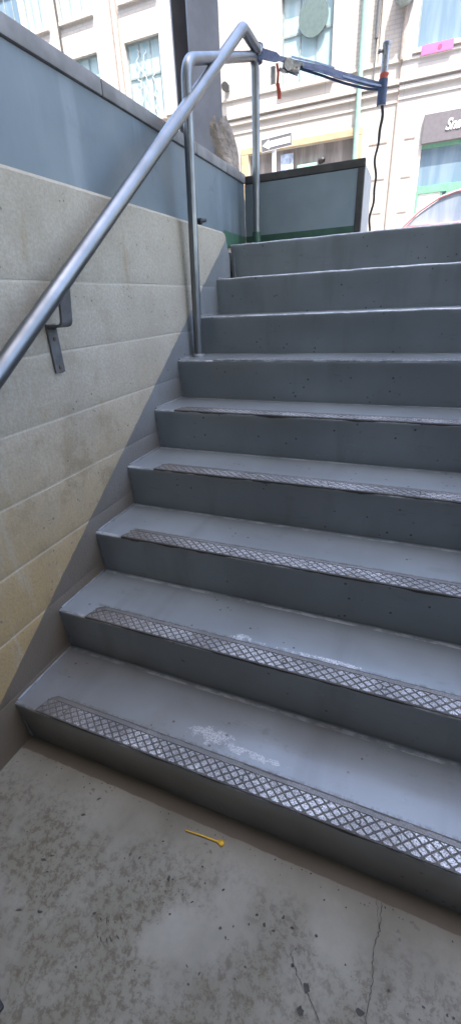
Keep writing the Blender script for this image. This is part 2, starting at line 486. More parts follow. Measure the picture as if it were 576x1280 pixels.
def plate_mesh(i, xa):
    """cast nosing plate: grimy bed, rows of raised rhombs, a rough band at the back, screws"""
    bm = bmesh.new()
    rnd = random.Random(50 + i)
    y0, z1 = i*D, (i+1)*H
    xb = WID - .10
    ya, yb = y0 + .0015, y0 + .071
    zt = z1 + .0022
    bed = [(xa - .014, ya), (xb + .014, ya), (xb, yb), (xa + .022, yb), (xa + .004, yb - .012)]
    prism(bm, bed, 'z', z1 - .012, zt, 1)
    # rough band and its dark lip against the paint
    n = 90
    for j in range(n):
        x0 = xa + .03 + (xb - xa - .04)*j/n; x1 = xa + .03 + (xb - xa - .04)*(j + 1)/n
        a = yb - .0165 + rnd.uniform(-.0008, .0008); b = yb - .0045 + rnd.uniform(-.002, .002)
        prism(bm, [(x0, a), (x1, a), (x1, b), (x0, b)], 'z', zt - .002, zt + .0009 + rnd.uniform(0, .0006), 2)
    px, py, w = .0300, .0245, .0017
    y_lo, y_hi = ya + .0015, yb - .0185
    nrow = int((y_hi - y_lo)/(py/2)) + 3
    for r in range(-1, nrow):
        cy = y_lo + r*py/2 + .004
        k0 = 0
        while True:
            cx = xa + k0*px + (r % 2)*px/2
            k0 += 1
            if cx > xb - .004: break
            s = .5 - w/ .030*1.35
            poly = [(cx - px*s, cy), (cx, cy - py*s), (cx + px*s, cy), (cx, cy + py*s)]
            for ax, lim, less in ((1, y_lo, False), (1, y_hi, True), (0, xa - .004, False), (0, xb, True)):
                if len(poly) >= 3: poly = clip(poly, ax, lim, less)
            if len(poly) < 3: continue
            ar = abs(sum(p[0]*q[1] - q[0]*p[1] for p, q in zip(poly, poly[1:] + poly[:1])))/2
            if ar < 1.2e-5: continue
            mx = sum(p[0] for p in poly)/len(poly); my = sum(p[1] for p in poly)/len(poly)
            h = .0014 + rnd.uniform(-.0003, .0003)
            lo = [bm.verts.new((p[0], p[1], zt - .0005)) for p in poly]
            tx, ty = rnd.uniform(-.02, .02), rnd.uniform(-.02, .02)
            hi = [bm.verts.new((mx + (p[0]-mx)*.86, my + (p[1]-my)*.86, zt + h + (p[0]-mx)*tx + (p[1]-my)*ty)) for p in poly]
            for q in range(len(poly)):
                f = bm.faces.new((lo[q], lo[(q+1) % len(poly)], hi[(q+1) % len(poly)], hi[q])); f.material_index = 0
            f = bm.faces.new(hi); f.material_index = 0
    # countersunk screws
    for sx in (xa + .10, xa + .42, xa + .70, xa + .985, xa + 1.26):
        if sx > xb: continue
        c = Vector((sx + rnd.uniform(-.02, .02), y0 + .030, zt + .0019))
        tube(bm, [c + Vector((0, 0, -.002)), c], .0078, 12, 1)
        tube(bm, [c + Vector((0, 0, -.001)), c + Vector((0, 0, .0004))], .0040, 10, 0)
    # worn front lip
    tube(bm, [(xa - .012, ya + .001, zt - .0020), (xb + .012, ya + .001, zt - .0020)], .0022, 6, 2)
    return bm

step_objs = []
for i in range(9):
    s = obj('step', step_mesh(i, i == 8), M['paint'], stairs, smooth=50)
    step_objs.append(s)
    if i < 5:
        p = obj('tread_plate', plate_mesh(i, (.098, .128, .130, .142, .115)[i]), [M['plate'], M['grime'], M['ribband']], s)
    elif i == 5:
        p = obj('tread_plate', plate_mesh(i, .20), [M['caulk'], M['paint'], M['paint']], s)
        p['label'] = 'nosing plate painted over in grey'

# ------------------------------------------------------------------ floor, stains, cracks
bm = bmesh.new()
box(bm, -.6, 2.6, -4.0, .10, -.2, 0)
struct('floor', bm, M['floor'], 'stained grey concrete floor at the foot of the steps')

def ribbon(bm, pts, w, z, seed):
    rnd = random.Random(seed)
    P_ = []
    for (a, b) in zip(pts, pts[1:]):
        for k in range(9):
            t = k/9
            P_.append((a[0] + (b[0]-a[0])*t + rnd.uniform(-.0022, .0022), a[1] + (b[1]-a[1])*t + rnd.uniform(-.0015, .0015)))
    P_.append(pts[-1])
    prev = None
    for k, (x, y) in enumerate(P_):
        ww = w*rnd.uniform(.35, 1)
        if k in (0, len(P_) - 1): ww *= .2
        cur = (bm.verts.new((x - ww, y, z)), bm.verts.new((x + ww, y, z)))
        if prev: bm.faces.new((prev[0], prev[1], cur[1], cur[0]))
        prev = cur
bm = bmesh.new()
ribbon(bm, [(1.158, -.03), (1.157, -.085), (1.146, -.13), (1.150, -.18), (1.142, -.235), (1.144, -.30), (1.12, -.42)], .0012, .0012, 1)
ribbon(bm, [(.975, -.195), (.995, -.222), (1.022, -.243), (1.052, -.27), (1.085, -.33)], .0014, .0012, 2)
ribbon(bm, [(1.145, -.02), (1.150, -.06), (1.156, -.085)], .0006, .0012, 3)
struct('floor_crack', bm, M['stain'])

bm = bmesh.new()
def blob(x, y, rx, ry, rot, seed, z):
    rnd = random.Random(seed)
    n = 12; v = []
    for k in range(n):
        a = 2*math.pi*k/n
        s = rnd.uniform(.55, 1.2)
        px, py = math.cos(a)*rx*s, math.sin(a)*ry*s
        v.append(bm.verts.new((x + px*math.cos(rot) - py*math.sin(rot), y + px*math.sin(rot) + py*math.cos(rot), z)))
    bm.faces.new(v)
marks = [(.356,-.077,.010,.004,.9),(.340,-.130,.011,.0045,.5),(.650,-.174,.0055,.011,.2),(.517,-.177,.003,.003,0),(.593,-.106,.005,.003,.3),
 (.313,-.258,.013,.004,.2),(.327,-.243,.011,.003,.4),(.334,-.362,.012,.003,.3),(.385,-.346,.013,.004,.1),(1.021,-.236,.009,.013,.3),(.984,-.214,.005,.006,0),
 (1.016,-.274,.010,.011,.5),(1.079,-.071,.003,.002,0),(1.028,-.075,.004,.0025,.5),(.968,-.153,.006,.004,.3),(1.131,-.230,.011,.008,.2),(1.023,-.147,.004,.005,.7),
 (.343,-.275,.006,.003,.3),(.22,-.222,.004,.0025,0),(.353,-.03,.003,.002,0),(.30,-.05,.003,.003,0),(.72,-.12,.004,.003,.4),(.79,-.145,.006,.003,.8),(.655,-.2,.003,.004,0)]
for k, (x, y, rx, ry, a) in enumerate(marks): blob(x, y, rx*.75, ry*.75, a, 100 + k, .0018 + k*.00001)
# a smeared sole print: short parallel bars
rnd = random.Random(5)
for k in range(5):
    x = .535 + .012*k; y = -.305 + .012*k*.35
    for q in range(2):
        blob(x + q*.012 + rnd.uniform(-.004,.004), y - q*.030 + rnd.uniform(-.004,.004), .0016, .008*rnd.uniform(.4,1), .9 + rnd.uniform(-.2, .2), 300 + 2*k + q, .0016 + k*.00001 + q*.0001)
for k in range(8):
    x = .355 + .010*k; y = -.325 + .004*k
    blob(x, y, rnd.uniform(.0008, .0016), .005*rnd.uniform(.3,1), .3 + rnd.uniform(-.2, .2), 340 + k, .0015 + k*.00001)
for k in range(60):
    x = rnd.uniform(.05, 1.5); y = -.034 - abs(rnd.gauss(0, .012)); s = rnd.uniform(.0007, .0019)
    blob(x, y, s*rnd.uniform(.8, 2), s, rnd.uniform(0, 3.1), 900 + k, .0016 + k*.000004)
for k in range(60):
    x = rnd.uniform(.45, 1.35); y = -.14 - abs(rnd.gauss(0, .13))
    s = rnd.uniform(.0010, .0032)
    blob(x, y, s*rnd.uniform(.8, 2.2), s, rnd.uniform(0, 3.1), 400 + k, .0012 + k*.000004)
st = obj('floor_stains', bm, M['stain']); tag(st, 'dark scuffs and grit scattered on the concrete floor', 'stains', kind='stuff')

# caulk bead where flight meets wall and floor
bm = bmesh.new()
for i in range(9):
    yv = i*D; n = 12
    pts = []
    for k in range(n + 1):
        t = k/n
        pts.append((.002 + noise.noise(Vector((t*5, i, 3)))*.002, yv + .012 - .012*t + .004, i*H + (H - .004)*t))
    tube(bm, pts, [.004 + .0035*abs(noise.noise(Vector((k*.7, i*3.1, 0)))) for k in range(n + 1)], 8)
    if i < 8:
        pts = [(.002, yv + .012 + (D - .008)*k/n, (i+1)*H + .001) for k in range(n + 1)]
        tube(bm, pts, [.004 + .0035*abs(noise.noise(Vector((k*.7, i*3.1, 9)))) for k in range(n + 1)], 8)
c = obj('caulk_seam', bm, M['caulk'], stairs, smooth=60)

# ------------------------------------------------------------------ left and right block walls
def block_wall(x_face, sgn):
    """sgn=+1: the wall lies to the left of x_face"""
    bm = bmesh.new()
    zs = [-.10, -.003]
    for k in range(0, 9):
        z = .2*k
        if .01 < z < 1.5: zs += [z - .0065, z - .004, z - .0015, z + .0015, z + .004, z + .0065]
        zs += [z + .05, z + .10, z + .15]
    zs = sorted(set(round(z, 4) for z in zs if z < 1.655)) + [1.656, 1.660, 1.672]
    def depth(z):
        d = abs(z/.2 - round(z/.2))*.2
        if .1 < z < 1.5 and d < .002: return .0014
        if .1 < z < 1.5 and d < .0045: return .0005
        if z >= 1.671: return .014
        if z > 1.657: return 0
        return 0
    ny = 170
    grid = []
    for j in range(ny + 1):
        t = j/ny
        row = []
        for z in zs:
            ye = 1.955 + max(0, (1.672 - max(z, 1.60)))*1.05
            y = -3.2 + (ye + 3.2)*(t**.75)
            w = noise.noise(Vector((y*3, z*3, sgn)))*.0025 + noise.noise(Vector((y*14, z*14, sgn)))*.0010
            row.append(bm.verts.new((x_face - sgn*(depth(z) + w*.6), y, z + (w*1.2 if .001 < depth(z) < .005 else 0))))
        grid.append(row)
    for a, b in zip(grid, grid[1:]):
        for k in range(len(zs) - 1): bm.faces.new((a[k], a[k+1], b[k+1], b[k]))
    # top, end, back
    back = [[bm.verts.new((x_face - sgn*.25, g[-1].co.y, 1.672)), g[-1]] for g in grid]
    for a, b in zip(back, back[1:]): bm.faces.new((a[0], a[1], b[1], b[0]))
    eb = [bm.verts.new((x_face - sgn*.25, v.co.y, v.co.z)) for v in grid[-1]]
    for k in range(len(zs) - 1): bm.faces.new((grid[-1][k], grid[-1][k+1], eb[k+1], eb[k]))
    return bm
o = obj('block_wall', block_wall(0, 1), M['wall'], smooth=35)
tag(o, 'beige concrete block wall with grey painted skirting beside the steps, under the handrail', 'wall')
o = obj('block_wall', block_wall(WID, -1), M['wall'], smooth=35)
tag(o, 'beige concrete block wall on the side of the steps without a handrail', 'wall')

# ------------------------------------------------------------------ blue-grey parapet above the left wall
par = thing('parapet_wall', 'blue grey painted parapet with grey coping standing on the beige block wall', 'wall', (-.09, 0, 1.6))
bm = bmesh.new()
ny, nz = 120, 10
yA, yB = -3.2, 2.388
g = []
for j in range(ny + 1):
    y = yA + (yB - yA)*j/ny
    g.append([bm.verts.new((-.030 + noise.noise(Vector((y*2.2, k*.5, 5)))*.003, y, 1.605 + .350*k/nz)) for k in range(nz + 1)])
for a, b in zip(g, g[1:]):
    for k in range(nz): bm.faces.new((a[k], a[k+1], b[k+1], b[k]))
bk = [[bm.verts.new((-.15, r[0].co.y, 1.605)), bm.verts.new((-.15, r[0].co.y, 1.955))] for r in g]
for a, b, ra, rb in zip(bk, bk[1:], g, g[1:]):
    bm.faces.new((a[0], b[0], b[1], a[1])); bm.faces.new((ra[-1], a[1], b[1], rb[-1]))
obj('panel', bm, M['blue'], par, smooth=40)
bm = bmesh.new()
yy = [-3.2, -1.4, .1, 1.0, 1.72, 2.10, 2.388]
for a, b in zip(yy, yy[1:]):
    box(bm, -.16, -.020, a + .0015, b - .0015, 1.957, 2.003 + random.uniform(-.001, .001), 0, .004, 2)
obj('coping', bm, M['coping'], par, smooth=40)
bm = bmesh.new()
tube(bm, [(-.034, 1.705, 1.69), (-.012, 1.705, 1.69)], .014, 10); tube(bm, [(-.018, 1.70, 1.69), (-.006, 1.738, 1.697)], .0085, 8)
obj('bolt', bm, M['black'], par, smooth=40)

# ------------------------------------------------------------------ planter-like end box across the head of the parapet
pl = thing('barrier_box', 'low blue grey box barrier with dark trim and green foot at the stair head', 'barrier', (.32, 2.55, 1.62))
bm = bmesh.new(); box(bm, -.029, .640, 2.394, 2.80, 1.60, 1.955, 0); 
for f in bm.faces: 
    if f.calc_center_median().x > .63: f.material_index = 1
obj('body', bm, [M['boxpaint'], M['palegrey']], pl)
bm = bmesh.new(); box(bm, -.0285, .639, 2.3905, 2.3937, 1.60, 1.688)
obj('green_strip', bm, M['green'], pl)
bm = bmesh.new()
box(bm, -.029, .676, 2.386, 2.420, 1.957, 1.995, 0, .003)
box(bm, .640, .676, 2.386, 2.420, 1.60, 1.9555, 0, .003)
obj('trim', bm, M['frame'], pl)
bm = bmesh.new(); box(bm, .6425, .670, 2.4225, 2.80, 1.60, 1.985, 0, .004); box(bm, -.029, .640, 2.4225, 2.80, 1.957, 1.985, 0, .004)
obj('side_panel', bm, M['palegrey'], pl)

# ------------------------------------------------------------------ handrail
hr = thing('handrail', 'galvanised pipe handrail bracketed to the block wall and rising past a bent post', 'handrail', (.08, 1.1, .7))
RX = .085
def rz(y): return 1.191 + (y - .221)*.7
bm = bmesh.new()
path = arc_path([(RX, -1.6, rz(-1.6)), (RX, .2, rz(.2)), (RX, 2.105, rz(2.105)), (.098, 2.30, 2.487)], .03)
tube(bm, path, .0238, 24)
obj('rail', bm, M['galv'], hr, smooth=40)
bm = bmesh.new()
tube(bm, [(.0965, 2.278, 2.490), (.0972, 2.284, 2.4895), (.098, 2.291, 2.489)], [.0252, .0282, .0255], 20)
obj('weld_bead', bm, M['chrome'], hr, smooth=60)
bm = bmesh.new()
tube(bm, arc_path([(.036, 1.462, 1.075), (.073, 1.462, 2.185), (.080, 2.302, 2.475), (.0745, 2.302, 1.60)], .07), .0210, 20)
obj('post', bm, M['galv'], hr, smooth=40)
bm = bmesh.new()
tube(bm, [(.036, 1.462, 1.079), (.0362, 1.462, 1.089), (.0365, 1.462, 1.093)], [.034, .031, .0222], 20)
obj('base_collar', bm, M['caulk'], hr, smooth=50)
bm = bmesh.new()
tube(bm, [(.0745, 2.302, 1.615), (.0745, 2.302, 1.695)], .0255, 20)
obj('painted_foot', bm, M['green'], hr, smooth=50)
for by in (.512, -.75):
    dz = rz(by) - rz(.512)
    bm = bmesh.new()
    box(bm, -.001, .007, by - .021, by + .021, 1.140 + dz, 1.284 + dz, 0, .002)
    w = bmesh.new()
    prof = arc_path([(0, 0.0, 1.277 + dz), (0, .058, 1.277 + dz), (0, .074, rz(by) - .012)], .018, 6)
    # flat bar: sweep a rectangle in x-z
    pts = [(p.y, p.z) for p in prof]
    outer, inner = [], []
    for k, (x, z) in enumerate(pts):
        a = pts[max(k-1, 0)]; c_ = pts[min(k+1, len(pts)-1)]
        tx, tz = c_[0]-a[0], c_[1]-a[1]; L = math.hypot(tx, tz); nx, nz_ = -tz/L, tx/L
        outer.append((x - nx*.004, z - nz_*.004)); inner.append((x + nx*.004, z + nz_*.004))
    poly = outer + inner[::-1]
    prism(bm, [(x + .0085, z) for x, z in poly], 'y', by - .0230, by + .0230)
    w.free()
    b_ = obj('bracket', bm, M['bracket'], hr)
    for z in (1.155, 1.24):
        bm = bmesh.new(); tube(bm, [(.0065, by, z + dz), (.0095, by, z + dz), (.0105, by, z + dz)], [.006, .006, .003], 10)
        obj('screw', bm, M['rust'], b_, smooth=40)

# ------------------------------------------------------------------ ratchet strap and what it is tied to
strap = thing('ratchet_strap', 'blue ratchet strap stretched from the handrail top across the stair head', 'strap', (.09, 2.3, 2.47))
def web(bm, pts, w, tw, mi=0):
    prev = None
    for k, p in enumerate(pts):
        p = Vector(p); a = tw(k/(len(pts)-1)); ww = w(k/(len(pts)-1))
        d = Vector((.15*math.sin(a), math.sin(a), math.cos(a)))*ww/2
        nrm = Vector((0, math.cos(a), -math.sin(a)))*.0014
        cur = [bm.verts.new(p + d + nrm), bm.verts.new(p - d + nrm), bm.verts.new(p - d - nrm), bm.verts.new(p + d - nrm)]
        if prev:
            for q in range(4):
                f = bm.faces.new((prev[q], prev[(q+1) % 4], cur[(q+1) % 4], cur[q])); f.material_index = mi
        else: bm.faces.new(cur).material_index = mi
        prev = cur
    bm.faces.new(prev[::-1]).material_index = mi
cp = [(.098, 2.285, 2.480), (.182, 2.335, 2.463), (.278, 2.385, 2.440), (.395, 2.445, 2.417), (.515, 2.505, 2.385), (.637, 2.565, 2.356), (.706, 2.588, 2.341)]
def interp(t, off=0):
    u = t*(len(cp)-1); i = min(int(u), len(cp)-2); f = u - i
    return tuple(a + (b - a)*f for a, b in zip(cp[i], cp[i+1]))
bm = bmesh.new()
web(bm, [interp(k/30) for k in range(31)], lambda t: .050 if t < .2 else (.026 + .026*math.sin(min(1, (t-.2)/.8)*math.pi)), lambda t: .25 + .5*math.sin(t*3))
obj('webbing', bm, M['strap'], strap)
bm = bmesh.new()
web(bm, [(interp(.32 + .68*k/20)[0], interp(.32 + .68*k/20)[1] + .012, interp(.32 + .68*k/20)[2] - .012 - .012*math.sin(k/20*3.1)) for k in range(21)], lambda t: .015, lambda t: .6)
web(bm, [(interp(.30 + .3*k/20)[0], interp(.30 + .3*k/20)[1] - .012, interp(.30 + .3*k/20)[2] + .017) for k in range(21)], lambda t: .008, lambda t: .3, 1)
web(bm, [(interp(.66 + .34*k/20)[0], interp(.66 + .34*k/20)[1] - .010, interp(.66 + .34*k/20)[2] - .004) for k in range(21)], lambda t: .009, lambda t: .3, 1)
obj('loose_webbing', bm, [M['strap'], M['strap2']], strap)
bm = bmesh.new()
for k in range(3):
    z = 2.462 + .021*k
    tube(bm, [(.088, 2.302, z - .014), (.088, 2.302, z + .011)], .030 + .002*k, 18)
obj('loop', bm, M['strap'], strap, smooth=40)
bm = bmesh.new()
tube(bm, [(.71, 2.6, 2.262), (.71, 2.6, 2.368)], .0245, 16)
obj('loop', bm, M['strap'], strap, smooth=40)
bm = bmesh.new()
b2 = bmesh.new()
box(b2, -.045, .045, -.020, -.014, -.022, .022, 0, .003); box(b2, -.045, .045, .014, .020, -.022, .022, 0, .003)
tube(b2, [(-.018, -.028, 0), (-.018, .028, 0)], .014, 12); tube(b2, [(.030, -.026, .004), (.030, .026, .004)], .007, 10)
tube(b2, [(-.018, -.030, .0), (-.018, -.020, .0)], .024, 14); tube(b2, [(-.018, .020, .0), (-.018, .030, .0)], .024, 14)
box(b2, -.002, .062, -.018, .018, .018, .025, 0, .002); box(b2, -.060, -.020, -.016, .016, -.03, -.020, 0, .002)
merge(bm, b2, Matrix.Translation((.262, 2.352, 2.418)) @ Matrix.Rotation(R(18), 4, 'Y') @ Matrix.Rotation(R(25), 4, 'Z'))
obj('ratchet', bm, M['chrome'], strap, smooth=40)
bm = bmesh.new()
pts = [(.188, 2.338, 2.44), (.196, 2.336, 2.40), (.192, 2.336, 2.36), (.202, 2.334, 2.325), (.204, 2.334, 2.295)]
for k in range(len(pts)-1):
    a, b = Vector(pts[k]), Vector(pts[k+1]); w = .006 + .004*(k > 1)
    v = [bm.verts.new(q) for q in (a + Vector((-w, -.002, 0)), a + Vector((w, -.002, 0)), b + Vector((w, -.002, 0)), b + Vector((-w, -.002, 0)), a + Vector((-w, .002, 0)), a + Vector((w, .002, 0)), b + Vector((w, .002, 0)), b + Vector((-w, .002, 0)))]
    for q in ((0,1,2,3),(4,7,6,5),(0,4,5,1),(3,2,6,7),(0,3,7,4),(1,5,6,2)): bm.faces.new([v[i] for i in q])
obj('tail', bm, M['red'], strap)
bm = bmesh.new(); box(bm, .155, .180, 2.334, 2.338, 2.36, 2.432, 0, .001)
obj('tag', bm, M['palegrey'], strap)

rod = thing('steel_tube', 'short upright grey steel tube tied into the free end of the blue strap', 'tube', (.71, 2.6, 2.26))
bm = bmesh.new(); tube(bm, [(.711, 2.6, 2.258), (.711, 2.6, 2.500)], .0185, 16)
obj('tube', bm, M['chrome'], rod, smooth=40)
bm = bmesh.new(); tube(bm, [(.711, 2.6, 2.500), (.711, 2.6, 2.513), (.711, 2.6, 2.519)], [.0205, .0205, .013], 16)
tube(bm, [(.711, 2.6, 2.478), (.684, 2.592, 2.482)], .007, 8); tube(bm, [(.684, 2.592, 2.482), (.672, 2.588, 2.484)], .012, 10)
obj('cap', bm, M['chrome'], rod, smooth=40)
bm = bmesh.new(); tube(bm, [(.711, 2.6, 2.368), (.711, 2.6, 2.392)], .0215, 16); tube(bm, [(.711, 2.6, 2.39), (.733, 2.59, 2.383)], .008, 8)
obj('band', bm, M['red'], rod, smooth=40)
bm = bmesh.new()
cpts = []
for k in range(41):
    t = k/40; z = 2.262 - (2.262 - 1.628)*t
    cpts.append((.714 - .006*t + .007*math.sin(t*13) + .004*math.sin(t*29), 2.6 + .005*math.sin(t*17), z))
cpts += [(.722, 2.605, 1.626), (.76, 2.62, 1.625), (.81, 2.61, 1.625)]
tube(bm, cpts, [.008]*10 + [.0066]*(len(cpts) - 10), 8)
o = obj('black_cord', bm, M['black'], smooth=60, loc=(.71, 2.6, 1.62)); tag(o, 'wavy black cord hanging from the steel tube to the ground', 'cord')

# ------------------------------------------------------------------ steel column and covered bundle on the sidewalk
bm = bmesh.new()
b2 = bmesh.new()
for s in (-1, 1): box(b2, -.115, .115, s*.115 - .009, s*.115 + .009, 0, 2.9)
box(b2, -.006, .006, -.106, .106, 0, 2.9)
merge(bm, b2, Matrix.Translation((-.60, 3.06, 1.615)) @ Matrix.Rotation(R(52), 4, 'Z'))
sc_ = thing('steel_column', 'tall grey steel I-beam column rising behind the blue parapet', 'column', (-.60, 3.06, 1.615))
obj('shaft', bm, M['column'], sc_)
bm = bmesh.new(); b2 = bmesh.new(); box(b2, -.17, .17, -.17, .17, 0, .02, 0, .003)
merge(bm, b2, Matrix.Translation((-.60, 3.06, 1.612)) @ Matrix.Rotation(R(52), 4, 'Z'))
obj('base_plate', bm, M['column'], sc_)

bm = bmesh.new()
nz, na = 26, 40
rows = []
for k in range(nz + 1):
    t = k/nz; z = 1.61 + .93*t
    rr = .33 - .215*t**.9
    if t > .96: rr *= .88
    row = []
    for j in range(na):
        a = 2*math.pi*j/na
        f = noise.noise(Vector((math.cos(a)*2.2, math.sin(a)*2.2, t*3.0)))*.028 + noise.noise(Vector((math.cos(a)*6, math.sin(a)*6, t*9)))*.014
        fold = .012*math.sin(a*9 + t*2.5)*(1 - t)
        dent = -.075*math.exp(-(((a + 1.25 + math.pi) % (2*math.pi) - math.pi)/.45)**2 - ((t - .72)/.13)**2)
        r_ = rr + f + fold + dent
        row.append(bm.verts.new((-.535 + .04*(1-t) + math.cos(a)*r_, 3.1 + math.sin(a)*r_*.9, z - .02*math.cos(a)*t + .015*math.sin(3*a)*t)))
    rows.append(row)
for a, b in zip(rows, rows[1:]):
    for j in range(na): bm.faces.new((a[j], a[(j+1) % na], b[(j+1) % na], b[j]))
bm.faces.new(rows[-1]); bm.faces.new(rows[0][::-1])
o = obj('covered_bundle', bm, M['tarp'], smooth=60, loc=(-.44, 3.1, 1.61)); tag(o, 'beige canvas covered bundle slumped beside the steel column', 'bundle')

# ------------------------------------------------------------------ ground, road, sidewalks
bm = bmesh.new()
def quad(bm, x0, x1, y0, y1, z, mi=0):
    bm.faces.new([bm.verts.new(p) for p in ((x0,y0,z),(x1,y0,z),(x1,y1,z),(x0,y1,z))]).material_index = mi
SW = 1.614
box(bm, -60, -.16, -30, 6.0, 1.2, SW); box(bm, -.15, WID + .25, 2.45, 6.0, 1.2, SW - .001); box(bm, WID + .26, 60, -30, 6.0, 1.2, SW - .002)
struct('sidewalk', bm, M['sidewalk'], 'concrete sidewalk at the head of the steps')
bm = bmesh.new(); box(bm, -60, 60, 6.003, 6.17, 1.2, SW + .004, 0, .015)
struct('kerb', bm, M['kerb'])
bm = bmesh.new(); quad(bm, -300, 300, 6.1, 300, ST - .02)
struct('road', bm, M['asphalt'])
bm = bmesh.new(); box(bm, -60, 60, 11.62, FY + .5, 1.2, SW)
struct('far_sidewalk', bm, M['sidewalk'])
bm = bmesh.new(); box(bm, -60, 60, 11.45, 11.617, 1.2, SW + .004, 0, .015)
struct('far_kerb', bm, M['kerb'])
bm = bmesh.new(); 
for k in range(-10, 11): quad(bm, k*5 - 1.2, k*5 + 1.2, 8.75, 8.87, ST - .016)
struct('road_marking', bm, M['signwhite'])

# unseen building and back wall behind the viewer, shaped to shade the stairs
SHADE_Y = -1.3
bm = bmesh.new()
box(bm, -40, 40, -3.4, SHADE_Y, 3.4, 23.0)
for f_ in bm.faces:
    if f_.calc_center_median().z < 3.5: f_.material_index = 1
ow = obj('shading_building', bm, [M['bounceplaster'], M['plaster']]); tag(ow, 'unseen plaster building behind the viewer, shaped to shade the stairs', 'building')
bm = bmesh.new(); box(bm, -.30, WID + .3, -3.4, -3.203, -.1, 3.397)
ow = obj('blocking_back_wall', bm, M['plaster']); tag(ow, 'unseen dark plaster wall added behind the landing to block sunlight', 'wall')

# ------------------------------------------------------------------ facades across the street
def wall_with_holes(bm, x0, x1, z0, z1, y, holes, depth, mi=0, split=None):
    xs = sorted({x0, x1, *[h[0] for h in holes], *[h[1] for h in holes]})
    zs = sorted({z0, z1, *[h[2] for h in holes], *[h[3] for h in holes], *([split] if split else [])})
    for a, b in zip(xs, xs[1:]):
        for c_, d in zip(zs, zs[1:]):
            mx, mz = (a+b)/2, (c_+d)/2
            if any(h[0] < mx < h[1] and h[2] < mz < h[3] for h in holes): continue
            f = bm.faces.new([bm.verts.new(p) for p in ((a,y,c_),(b,y,c_),(b,y,d),(a,y,d))])
            f.material_index = (1 if split and mz < split else mi)
    for h in holes:
        m_ = 1 if split and (h[2]+h[3])/2 < split else mi
        for q in (((h[0],h[2]),(h[0],h[3])), ((h[0],h[3]),(h[1],h[3])), ((h[1],h[3]),(h[1],h[2])), ((h[1],h[2]),(h[0],h[2]))):
            f = bm.faces.new([bm.verts.new(p) for p in ((q[0][0],y,q[0][1]),(q[1][0],y,q[1][1]),(q[1][0],y+depth,q[1][1]),(q[0][0],y+depth,q[0][1]))])
            f.material_index = m_

def window(root, h, cols, trans, fr='winframe', gl='glass', dep=.16, bar=.05, reuse=None):
    """frame part with one pane sub-part, set back in the opening h=(x0,x1,z0,z1)"""
    x0, x1, z0, z1 = h
    bm = bmesh.new(); y = FY + dep - .06
    e = .002
    box(bm, x0+e, x0+bar, y, y+.06, z0+e, z1-e); box(bm, x1-bar, x1-e, y, y+.06, z0+e, z1-e)
    box(bm, x0+bar, x1-bar, y, y+.06, z0+e, z0+bar); box(bm, x0+bar, x1-bar, y, y+.06, z1-bar, z1-e)
    for c_ in cols:
        x = x0 + (x1-x0)*c_; box(bm, x-.018, x+.018, y+.008, y+.055, z0+bar, z1-bar)
    for t in trans:
        z = z0 + (z1-z0)*t; box(bm, x0+bar, x1-bar, y+.004, y+.052, z-.022, z+.022)
    f = obj('window', bm, M[fr], root)
    bm = bmesh.new()
    box(bm, x0+.01, x1-.01, y+.03, y+.045, z0+.01, z1-.01)
    obj('pane', bm, M[gl], f)
    bm = bmesh.new(); box(bm, x0-.06, x1+.06, FY-.07, FY+.09, z0-.09, z0-.003, 0, .008)
    obj('sill', bm, M['stone'], f)
    return f

TOP = 11.2
bA = thing('brick_building', 'cream brick building with limestone base across the street', 'building', (-8, FY, SW))
XB = -.12
wins = []
for flo in range(2):
    z0 = 6.37 + 2.57*flo
    for (a, b) in ((-12.25, -11.35), (-11.2, -10.38), (-9.92, -8.77), (-7.80, -6.67), (-3.14, -1.82)):
        wins.append((a, b, z0, z0 + 1.75))
shop = (-4.06, -1.14, 2.6, 5.09)
door2 = (-11.0, -9.6, SW, 4.3)
bm = bmesh.new()
wall_with_holes(bm, -22, XB, SW - .05, TOP, FY, wins + [shop, door2], .22, 0, 6.33)
box(bm, -22, XB, FY + .22, FY + 8, SW - .05, TOP)                # body behind the openings
obj('wall', bm, [M['brick'], M['stone']], bA)
bm = bmesh.new()
for za, zb, pr in ((6.345, 6.40, .035), (5.93, 6.0, .08), (5.80, 5.88, .05), (5.60, 5.645, .02)):
    box(bm, -22, XB - .002, FY - pr, FY + .02, za, zb, 0, .006)
obj('cornice', bm, M['stone'], bA)
bm = bmesh.new()
for x in (-8.03, -6.17, -5.15, -.62):
    bm = bmesh.new(); box(bm, x - .05, x + .05, FY - .035, FY + .02, 6.402, TOP)
    obj('pilaster_strip', bm, M['stone'], bA)
bm = bmesh.new()
for x in (-7.93, -8.13, -6.09):
    bm = bmesh.new(); box(bm, x - .018, x + .018, FY - .018, FY + .01, 6.402, TOP)
    obj("seam", bm, M['groove'], bA)
for k, z in enumerate((3.35, 4.10, 4.86)):
    bm = bmesh.new(); box(bm, -.74 + .04*k*0, -.28, FY - .012, FY + .01, z - .012, z + .012)
    obj('stone_joint', bm, M['groove'], bA)
for w in wins:
    left = w[0] < -11.3
    window(bA, w, (.36, .68) if w[0] > -8 else (.33, .66), (.57,), gl='glassb' if left else 'glass')
bm = bmesh.new()
x0, x1 = -4.30, -.92
box(bm, x0, x1, FY - .06, FY + .05, 5.092, 5.25, 0, .01); box(bm, x1 - .20, x1, FY - .06, FY + .05, 2.6, 5.089, 0, .01); box(bm, x0, x0 + .22, FY - .06, FY + .05, 2.6, 5.089, 0, .01)
box(bm, x0, x1, FY - .06, FY + .05, 2.45, 2.597, 0, .01)
fs = obj('shop_window', bm, M['tan'], bA)
bm = bmesh.new(); box(bm, -4.06, -1.14, FY + .10, FY + .12, 2.6, 5.09)
obj('pane', bm, M['glassd'], fs)
bm = bmesh.new(); box(bm, -3.14, -2.78, FY + .05, FY + .058, 4.25, 4.99)
